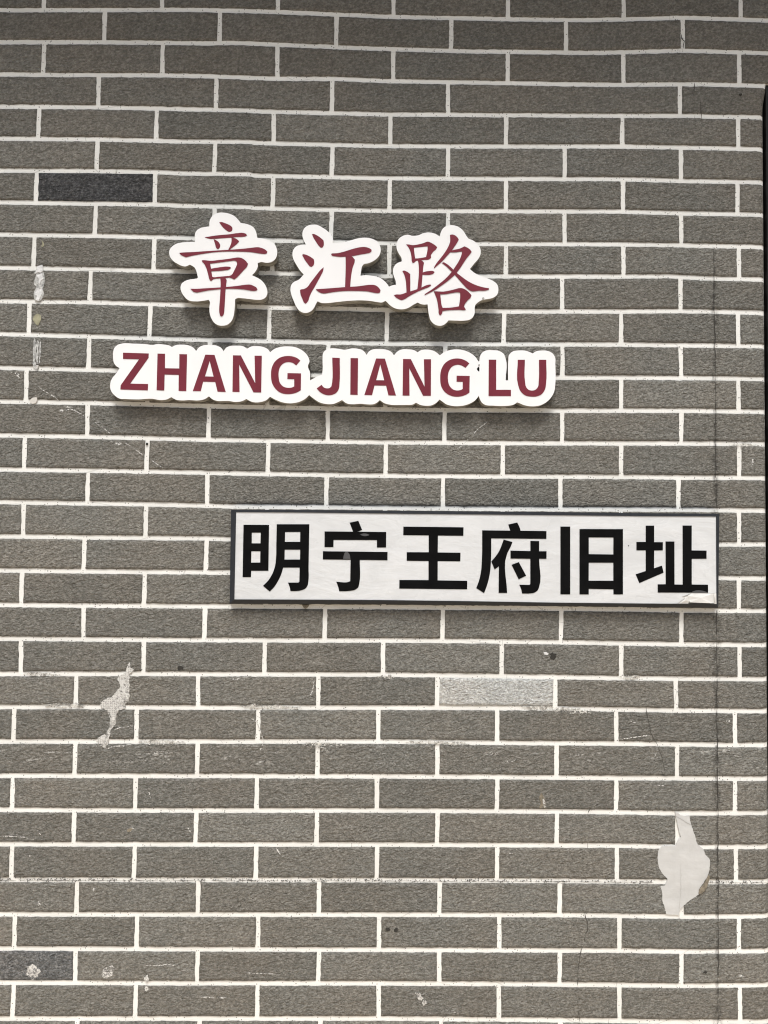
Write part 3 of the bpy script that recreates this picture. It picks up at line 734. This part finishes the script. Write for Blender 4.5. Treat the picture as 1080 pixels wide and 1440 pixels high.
glyph('character', s2, [
 [[(187,262),(205,262),(240,268),(290,262),(330,252),(375,239),(395,247),(430,268),(449,285),(440,302),(415,325),(395,352),(398,375),(380,388),(340,393),(300,397),(270,402),(255,415),(243,420),(235,405),(232,370),(222,320),(205,285)],
  [(252,290),(300,285),(345,280),(367,278),(368,295),(360,345),(355,368),(320,375),(280,380),(263,380),(258,345)]],
 [[(286,394),(305,394),(330,407),(338,418),(333,440),(328,490),(322,560),(315,640),(280,650),(288,580),(294,500),(292,430)]],
 [[(318,502),(340,494),(385,486),(415,487),(427,495),(418,507),(390,517),(350,519),(318,517)]],
 [[(155,486),(170,482),(200,495),(221,512),(222,560),(222,620),(222,672),(190,679),(188,620),(182,560),(170,515)]],
 [[(85,690),(100,685),(140,684),(190,668),(250,650),(310,628),(370,603),(392,600),(397,608),(380,620),(330,640),(270,667),(210,700),(170,725),(148,732),(125,723),(100,708)]],
 [[(557,182),(575,178),(600,186),(620,203),(631,222),(618,245),(595,280),(570,315),(535,355),(490,405),(450,440),(425,462),(422,455),(440,425),(480,375),(520,320),(545,275),(558,235)]],
 [[(555,319),(590,308),(640,297),(680,278),(705,290),(730,310),(740,325),(725,345),(700,375),(670,420),(640,465),(600,515),(550,560),(490,605),(430,645),(380,672),(342,690),(345,680),(400,645),(460,600),(520,550),(570,495),(605,445),(640,385),(655,345),(660,322),(640,322),(600,328),(560,328)]],
 [[(490,418),(505,412),(535,430),(570,460),(600,490),(650,530),(710,573),(770,603),(830,622),(885,632),(888,640),(870,648),(800,652),(735,655),(710,640),(670,600),(630,555),(595,515),(560,480),(530,450)]],
 [[(420,657),(450,658),(500,660),(550,652),(600,640),(645,630),(675,637),(710,660),(738,690),(733,705),(705,735),(680,770),(675,785),(690,812),(680,815),(640,813),(590,814),(530,818),(495,823),(488,845),(475,860),(465,850),(460,810),(455,770),(445,720),(430,680)],
  [(475,683),(520,680),(580,670),(620,665),(642,668),(643,690),(638,750),(632,785),(590,792),(530,797),(495,797),(488,780),(480,730)]],
 ], *C, TH, M_MAROON, 38, 'second dark red brush character of the pair, the most complex')
# screw at the notch of the right lobe
def disc(cx, cy, rpx, y0, y1, name, m_, parent, label=None):
    mb = MB(); mb.prism([on_wall([(cx + rpx * math.cos(t), cy + rpx * math.sin(t)) for t in [2 * math.pi * i / 16 for i in range(16)]], y0)], -y0, -y1)
    return mb.build(name, m_, parent, label)
M_STEEL = plain('dull_steel', (.30, .29, .27), .4, .5, 200, .3)
disc(679.5, 419.8, 1.7, TH + .001, .002, 'screw', M_STEEL, s2)

D4 = (140, 470, 5.4); D5 = (320, 470, 5.4); D6 = (480, 470, 5.4); D7 = (600, 470, 5.4)
x, z = W(468, 528)
s3 = empty('letter_sign', (x, 0, z), 'long white cut-out board with dark red capital letters reading ZHANG JIANG LU', 'sign')
P = c2([(103,140),(112,105),(140,80),(175,70),(250,71),(350,75),(407,81),(430,76),(500,80),(535,88),(550,98),(575,84),(620,79),(680,86),(715,105),(733,127),(755,100),(790,84),(840,82),(890,87),(925,105),(942,129),(965,100),(1000,88),(1032,87)], D4) + \
    c2([(120,92),(148,110),(175,95),(230,90),(280,100),(310,118),(323,137),(350,115),(400,97),(460,92),(520,100),(570,125),(605,160),(622,205),(610,245),(625,285),(626,350),(655,335),(685,318),(718,308),(722,270),(722,180),(725,145),(745,120),(780,108),(840,110),(890,118),(940,108),(990,110),(1030,125),(1057,157)], D5) + \
    c2([(205,135),(235,117),(290,113),(345,118),(380,135),(400,160),(425,132),(455,117),(510,115),(555,122),(578,137),(610,120),(660,117),(705,128),(735,148),(748,160),(775,140),(820,122),(870,115),(930,122),(980,143),(1020,175),(1040,205)], D6) + \
    c2([(400,206),(406,165),(422,140),(450,124),(500,121),(550,127),(585,150),(600,185),(600,350),(618,350),(620,200),(625,160),(650,133),(700,123),(750,125),(785,137),(805,146),(830,130),(870,124),(920,127),(955,145),(975,175),(977,230),(977,380),(970,430),(945,480),(900,522),(850,543),(800,548),(745,540),(700,522),(688,517),(660,535),(620,543),(500,542),(450,538),(420,520),(403,490),(396,468),(370,500),(320,530),(260,545),(200,545),(150,532),(115,508),(98,496)], D7) + \
    c2([(715,525),(685,540),(640,543),(600,537),(567,520),(540,535),(500,537),(440,538),(370,535),(330,525),(292,500),(270,520),(240,532),(200,533),(145,528),(90,532),(40,525),(5,500)], D6) + \
    c2([(840,515),(800,530),(750,530),(700,518),(655,490),(620,462),(590,490),(540,515),(480,525),(420,518),(360,495),(322,475),(295,500),(250,515),(190,515),(143,492),(110,508),(60,515),(10,507)], D5) + \
    c2([(940,507),(900,507),(860,495),(830,472),(800,492),(750,503),(680,500),(630,503),(580,497),(545,478),(510,495),(460,500),(400,490),(300,495),(200,492),(150,488),(115,465),(90,435),(80,400),(82,370),(95,335),(120,305),(152,258),(125,240),(108,215),(103,185)], D4)
hole = c2([(398,246),(401,262),(400,284),(390,280),(380,264),(390,250)], D7)
board('backing_board', s3, [smooth_loop(P, 42), hole], .0235)
disc(673.8, 513.3, 1.2, .0243, .002, 'screw', M_STEEL, s3)
for ch, loops, Z in [
 ('Z', [[(178,140),(373,146),(372,178),(232,375),(368,378),(366,426),(158,419),(160,388),(300,190),(178,187)]], D4),
 ('H', [[(440,147),(497,148),(496,258),(605,260),(606,151),(664,152),(658,431),(600,430),(601,308),(494,306),(491,427),(433,425)]], D4),
 ('A', [[(803,155),(873,157),(958,438),(896,436),(878,362),(786,360),(768,432),(708,431)], [(836,202),(866,322),(800,320)]], D4),
 ('N', [[(41,160),(101,161),(210,372),(205,163),(260,163),(255,442),(197,441),(88,230),(91,438),(37,437)]], D5),
 ('G', [[(553,200),(521,236),(500,220),(465,211),(430,218),(402,243),(388,285),(388,325),(398,370),(425,398),(465,407),(495,402),(506,396),(506,341),(454,340),(455,295),(558,297),(556,425),(530,440),(490,452),(450,454),(405,445),(365,415),(338,370),(330,310),(337,250),(362,205),(400,177),(450,165),(500,170),(530,182)]], D5),
 ('J', [[(795,178),(852,180),(850,375),(846,410),(830,440),(800,458),(765,463),(730,455),(700,437),(677,411),(714,384),(730,403),(752,411),(775,408),(789,395),(794,365)]], D5),
 ('I', [[(70,181),(127,182),(124,460),(68,459)]], D6),
 ('A', [[(264,184),(331,185),(415,465),(358,464),(340,390),(252,389),(233,462),(175,461)], [(296,228),(326,350),(264,349)]], D6),
 ('N', [[(469,188),(528,189),(632,398),(627,190),(681,190),(680,467),(621,467),(516,258),(518,466),(465,465)]], D6),
 ('G', [[(972,221),(943,255),(920,240),(885,231),(850,240),(823,268),(810,310),(810,350),(822,392),(850,420),(885,427),(910,422),(922,415),(922,361),(875,360),(876,315),(975,317),(973,443),(945,460),(910,471),(870,474),(825,464),(785,437),(758,392),(751,335),(757,275),(780,228),(820,197),(870,184),(920,190),(950,204)]], D6),
 ('L', [[(472,193),(528,193),(528,422),(640,422),(640,469),(470,469)]], D7),
 ('U', [[(692,194),(746,194),(747,360),(755,400),(775,422),(800,428),(828,420),(846,398),(851,360),(853,194),(908,194),(907,370),(898,420),(872,456),(835,472),(790,473),(745,462),(712,430),(695,385)]], D7)]:
    glyph('letter', s3, [loops], *Z, .0235, M_MAROON, 36 if ch in 'GJU' else 4, 'dark red capital letter ' + ch)

# ------------------------------------------------------------------ framed name plate
x, z = W(667, 785)
s4 = empty('name_plate', (x, 0, z), 'slate-framed white plate with six bold black characters and a peeling lower right corner', 'sign')
PT = .022
OUT = [(324.9, 716.6), (430, 717.0), (540, 718.0), (660, 719.0), (790, 720.2), (900, 721.5), (1011.6, 722.3), (1012.2, 855.2), (900, 854.0), (790, 852.8), (660, 851.6), (540, 850.2), (430, 849.8), (322, 849.4)]
INN = [(332, 720.1), (430, 720.8), (540, 722.2), (660, 723.4), (790, 724.6), (900, 725.8), (1007.1, 726.3), (1007.8, 849.5), (900, 848.6), (790, 847.6), (660, 845.4), (540, 843.8), (430, 843.2), (329.5, 842.9)]
mb = MB(); mb.prism([on_wall(OUT, PT), on_wall(INN, PT)], -PT, -.003)
fo = mb.build('frame', M_FRAME, s4)
for v in fo.data.vertices:                       # the bottom rail slopes back underneath
    if v.co.y < -PT + 1e-5 and v.co.z < W(600, 848.6, PT)[1] and v.index < len(OUT): v.co.y += .007
bv = fo.modifiers.new('bevel', 'BEVEL'); bv.width = .0008; bv.segments = 2; bv.limit_method = 'ANGLE'; bv.angle_limit = math.radians(50)
def grow(L, d):
    cx = sum(p[0] for p in L) / len(L); cy = sum(p[1] for p in L) / len(L)
    return [(x + (d if x > cx else -d), y + (d if y > cy else -d)) for x, y in L]
PO = PT - .0012
mb = MB(); mb.prism([on_wall(grow(INN, .5), PO - .0012)], -(PO - .0012), -.004)
mb.build('backing_panel', M_BACKING, s4, 'dull adhesive-stained panel behind the film')
Z9 = (930, 820, 10.8)
FI = INN[:6] + [(1007.1, 726.3)] + c2([(838, 140), (828, 152), (720, 150), (455, 152), (395, 180), (312, 208), (350, 236), (300, 268), (250, 305)], Z9) + [(952, 848.9)] + INN[8:]
mb = MB(); mb.prism([on_wall(FI, PO)], -PO, -(PO - .0009))
mb.build('film', M_FILM, s4, 'white film, torn at its lower right corner')
def crumple(P, hs, m_, label):
    """small sheet with a height above the panel for each corner"""
    cx = sum(p[0] for p in P) / len(P); cy = sum(p[1] for p in P) / len(P)
    mb = MB()
    vs = [(px, py, h) for (px, py), h in zip(P, hs)] + [(cx, cy, sum(hs) / len(hs) + .0012)]
    n = len(P)
    for dh in (0, -.0003):
        for px, py, h in vs:
            o = PO + h + dh; q = W(px, py, o); mb.v.append((q[0], -o, q[1]))
    for i in range(n):
        j = (i + 1) % n
        mb.f.append([i, j, n]); mb.f.append([n + 1 + j, n + 1 + i, 2 * n + 1]); mb.f.append([i, j, n + 1 + j, n + 1 + i])
    return mb.build('loose_film', m_, s4, label)
M_LOOSE = plain('loose_film_back', (.62, .61, .585), .3, .5, 40, .08)
crumple(c2([(345,215),(400,200),(430,280),(410,315),(262,316),(350,240)], Z9), [.0006,.0018,.0012,.0,.0,.0004], M_LOOSE, 'wrinkled scrap of loose film')
crumple(c2([(402,190),(455,156),(720,156),(790,156),(800,300),(745,306),(440,293),(420,255)], Z9), [.0014,.0004,.0002,.0008,.0012,.0022,.002,.0008], M_LOOSE, 'loose corner of the film')
crumple(c2([(790,158),(835,152),(838,318),(806,316)], Z9), [.0004,.0012,.0016,.0006], M_LOOSE, 'curled edge of the film')
mb = MB(); mb.prism([on_wall(c2([(412,296),(440,297),(560,307),(740,306),(760,318),(412,318)], Z9), PO + .0006)], -(PO + .0006), -(PO - .0012)); mb.build('dark_line', M_HAIR, s4)  # dark strip along the lower edge of the loose film
k6 = [(310, 700, 7.714), (430, 700, 7.714), (540, 700, 7.714), (650, 700, 7.714), (770, 700, 7.714), (880, 700, 7.714)]
GL = [
 [[[(250,293),(527,294),(520,792),(333,792),(331,861),(240,861)], [(340,378),(437,378),(434,494),(339,494)], [(335,580),(433,580),(431,703),(333,703)]],
  [[(611,287),(964,287),(956,750),(954,900),(945,950),(920,985),(880,1003),(825,1012),(760,1012),(750,965),(733,920),(845,920),(856,912),(859,757),(680,757),(660,825),(625,900),(580,970),(535,1017),(462,955),(520,895),(560,830),(590,750),(603,650),(606,500)], [(701,371),(866,371),(864,478),(699,478)], [(697,563),(865,563),(863,670),(695,670)]]],
 [[[(476,270),(570,250),(611,348),(560,368),(513,368)]], [[(204,365),(872,371),(871,539),(772,539),(772,459),(301,457),(300,535),(203,535)]],
  [[(186,580),(887,588),(886,677),(586,674),(580,930),(570,970),(540,995),(490,1008),(430,1013),(363,1013),(350,960),(331,911),(465,912),(482,905),(486,672),(185,669)]]],
 [[[(210,313),(863,320),(861,413),(585,410),(583,593),(830,596),(828,689),(583,687),(582,896),(903,901),(902,993),(166,985),(167,892),(483,893),(483,686),(246,684),(247,590),(485,591),(485,408),(209,405)]]],
 [[[(500,290),(597,268),(632,352),(634,375),(530,375),(520,352)]],
  [[(217,353),(914,361),(913,446),(315,440),(312,680),(305,780),(290,870),(265,960),(237,1034),(153,980),(185,890),(205,790),(213,680)]],
  [[(450,453),(545,480),(525,530),(487,605),(487,1032),(395,1032),(398,742),(352,777),(316,691),(360,640),(400,580),(430,510)]],
  [[(524,573),(740,578),(740,468),(834,470),(834,580),(915,580),(914,662),(834,662),(833,970),(820,1000),(790,1025),(740,1037),(650,1038),(640,990),(620,943),(730,946),(739,936),(739,662),(524,659)]],
  [[(536,727),(614,698),(693,845),(613,884)]]],
 [[[(140,312),(246,312),(246,1048),(140,1047)]],
  [[(347,339),(818,340),(818,1048),(716,1048),(715,993),(447,988),(447,1048),(347,1048)], [(447,430),(715,431),(714,615),(447,611)], [(447,704),(714,704),(714,900),(446,900)]]],
 [[[(217,302),(308,302),(308,481),(403,482),(402,571),(308,571),(307,765),(393,736),(410,812),(148,925),(108,830),(217,795),(217,570),(116,570),(116,479),(217,479)]],
  [[(432,474),(528,474),(529,941),(618,942),(617,301),(716,301),(715,571),(877,573),(876,662),(716,662),(716,941),(893,943),(893,1030),(347,1028),(347,939),(434,938)]]],
]
for i, (polys, Z) in enumerate(zip(GL, k6)):
    glyph('character', s4, polys, *Z, PO, M_BLACK, 36, ('first', 'second', 'third', 'fourth', 'fifth', 'sixth')[i] + ' black character, counted from the left')
# light scrapes on the black lettering and a fleck of dirt on the film
M_SCRAPE = mat('scraped_vinyl', (.075, .075, .078), .3, .5)
mb = MB(); mb.prism([on_wall(px_loop([(590,398),(620,388),(660,390),(692,403),(660,415),(615,412)], *k6[1]), PO + .0011)], -(PO + .0011), -PO); mb.build('scrape', M_SCRAPE, s4)
mb = MB(); mb.prism([on_wall(px_loop([(425,590),(455,588),(475,615),(484,665),(405,665),(412,625)], *k6[1]), PO + .0011)], -(PO + .0011), -PO); mb.build('scrape', M_SCRAPE, s4)
mb = MB(); mb.prism([on_wall(px_loop([(725,1015),(770,1005),(840,1010),(880,1025),(885,1028),(722,1028)], *k6[5]), PO + .0011)], -(PO + .0011), -PO); mb.build('scrape', M_SCRAPE, s4)

disc(884.0, 767.5, .8, PO + .0004, PO - .0005, 'dirt_fleck', M_PIT, s4)
mb = MB(); mb.prism([on_wall(px_loop([(885,1160),(965,1160),(945,1190),(920,1205),(900,1190)], *k6[0]), .006)], -.006, -.0005)
mb.build('fixing_tab', M_BROWN, s4, 'small brown tab under the frame')
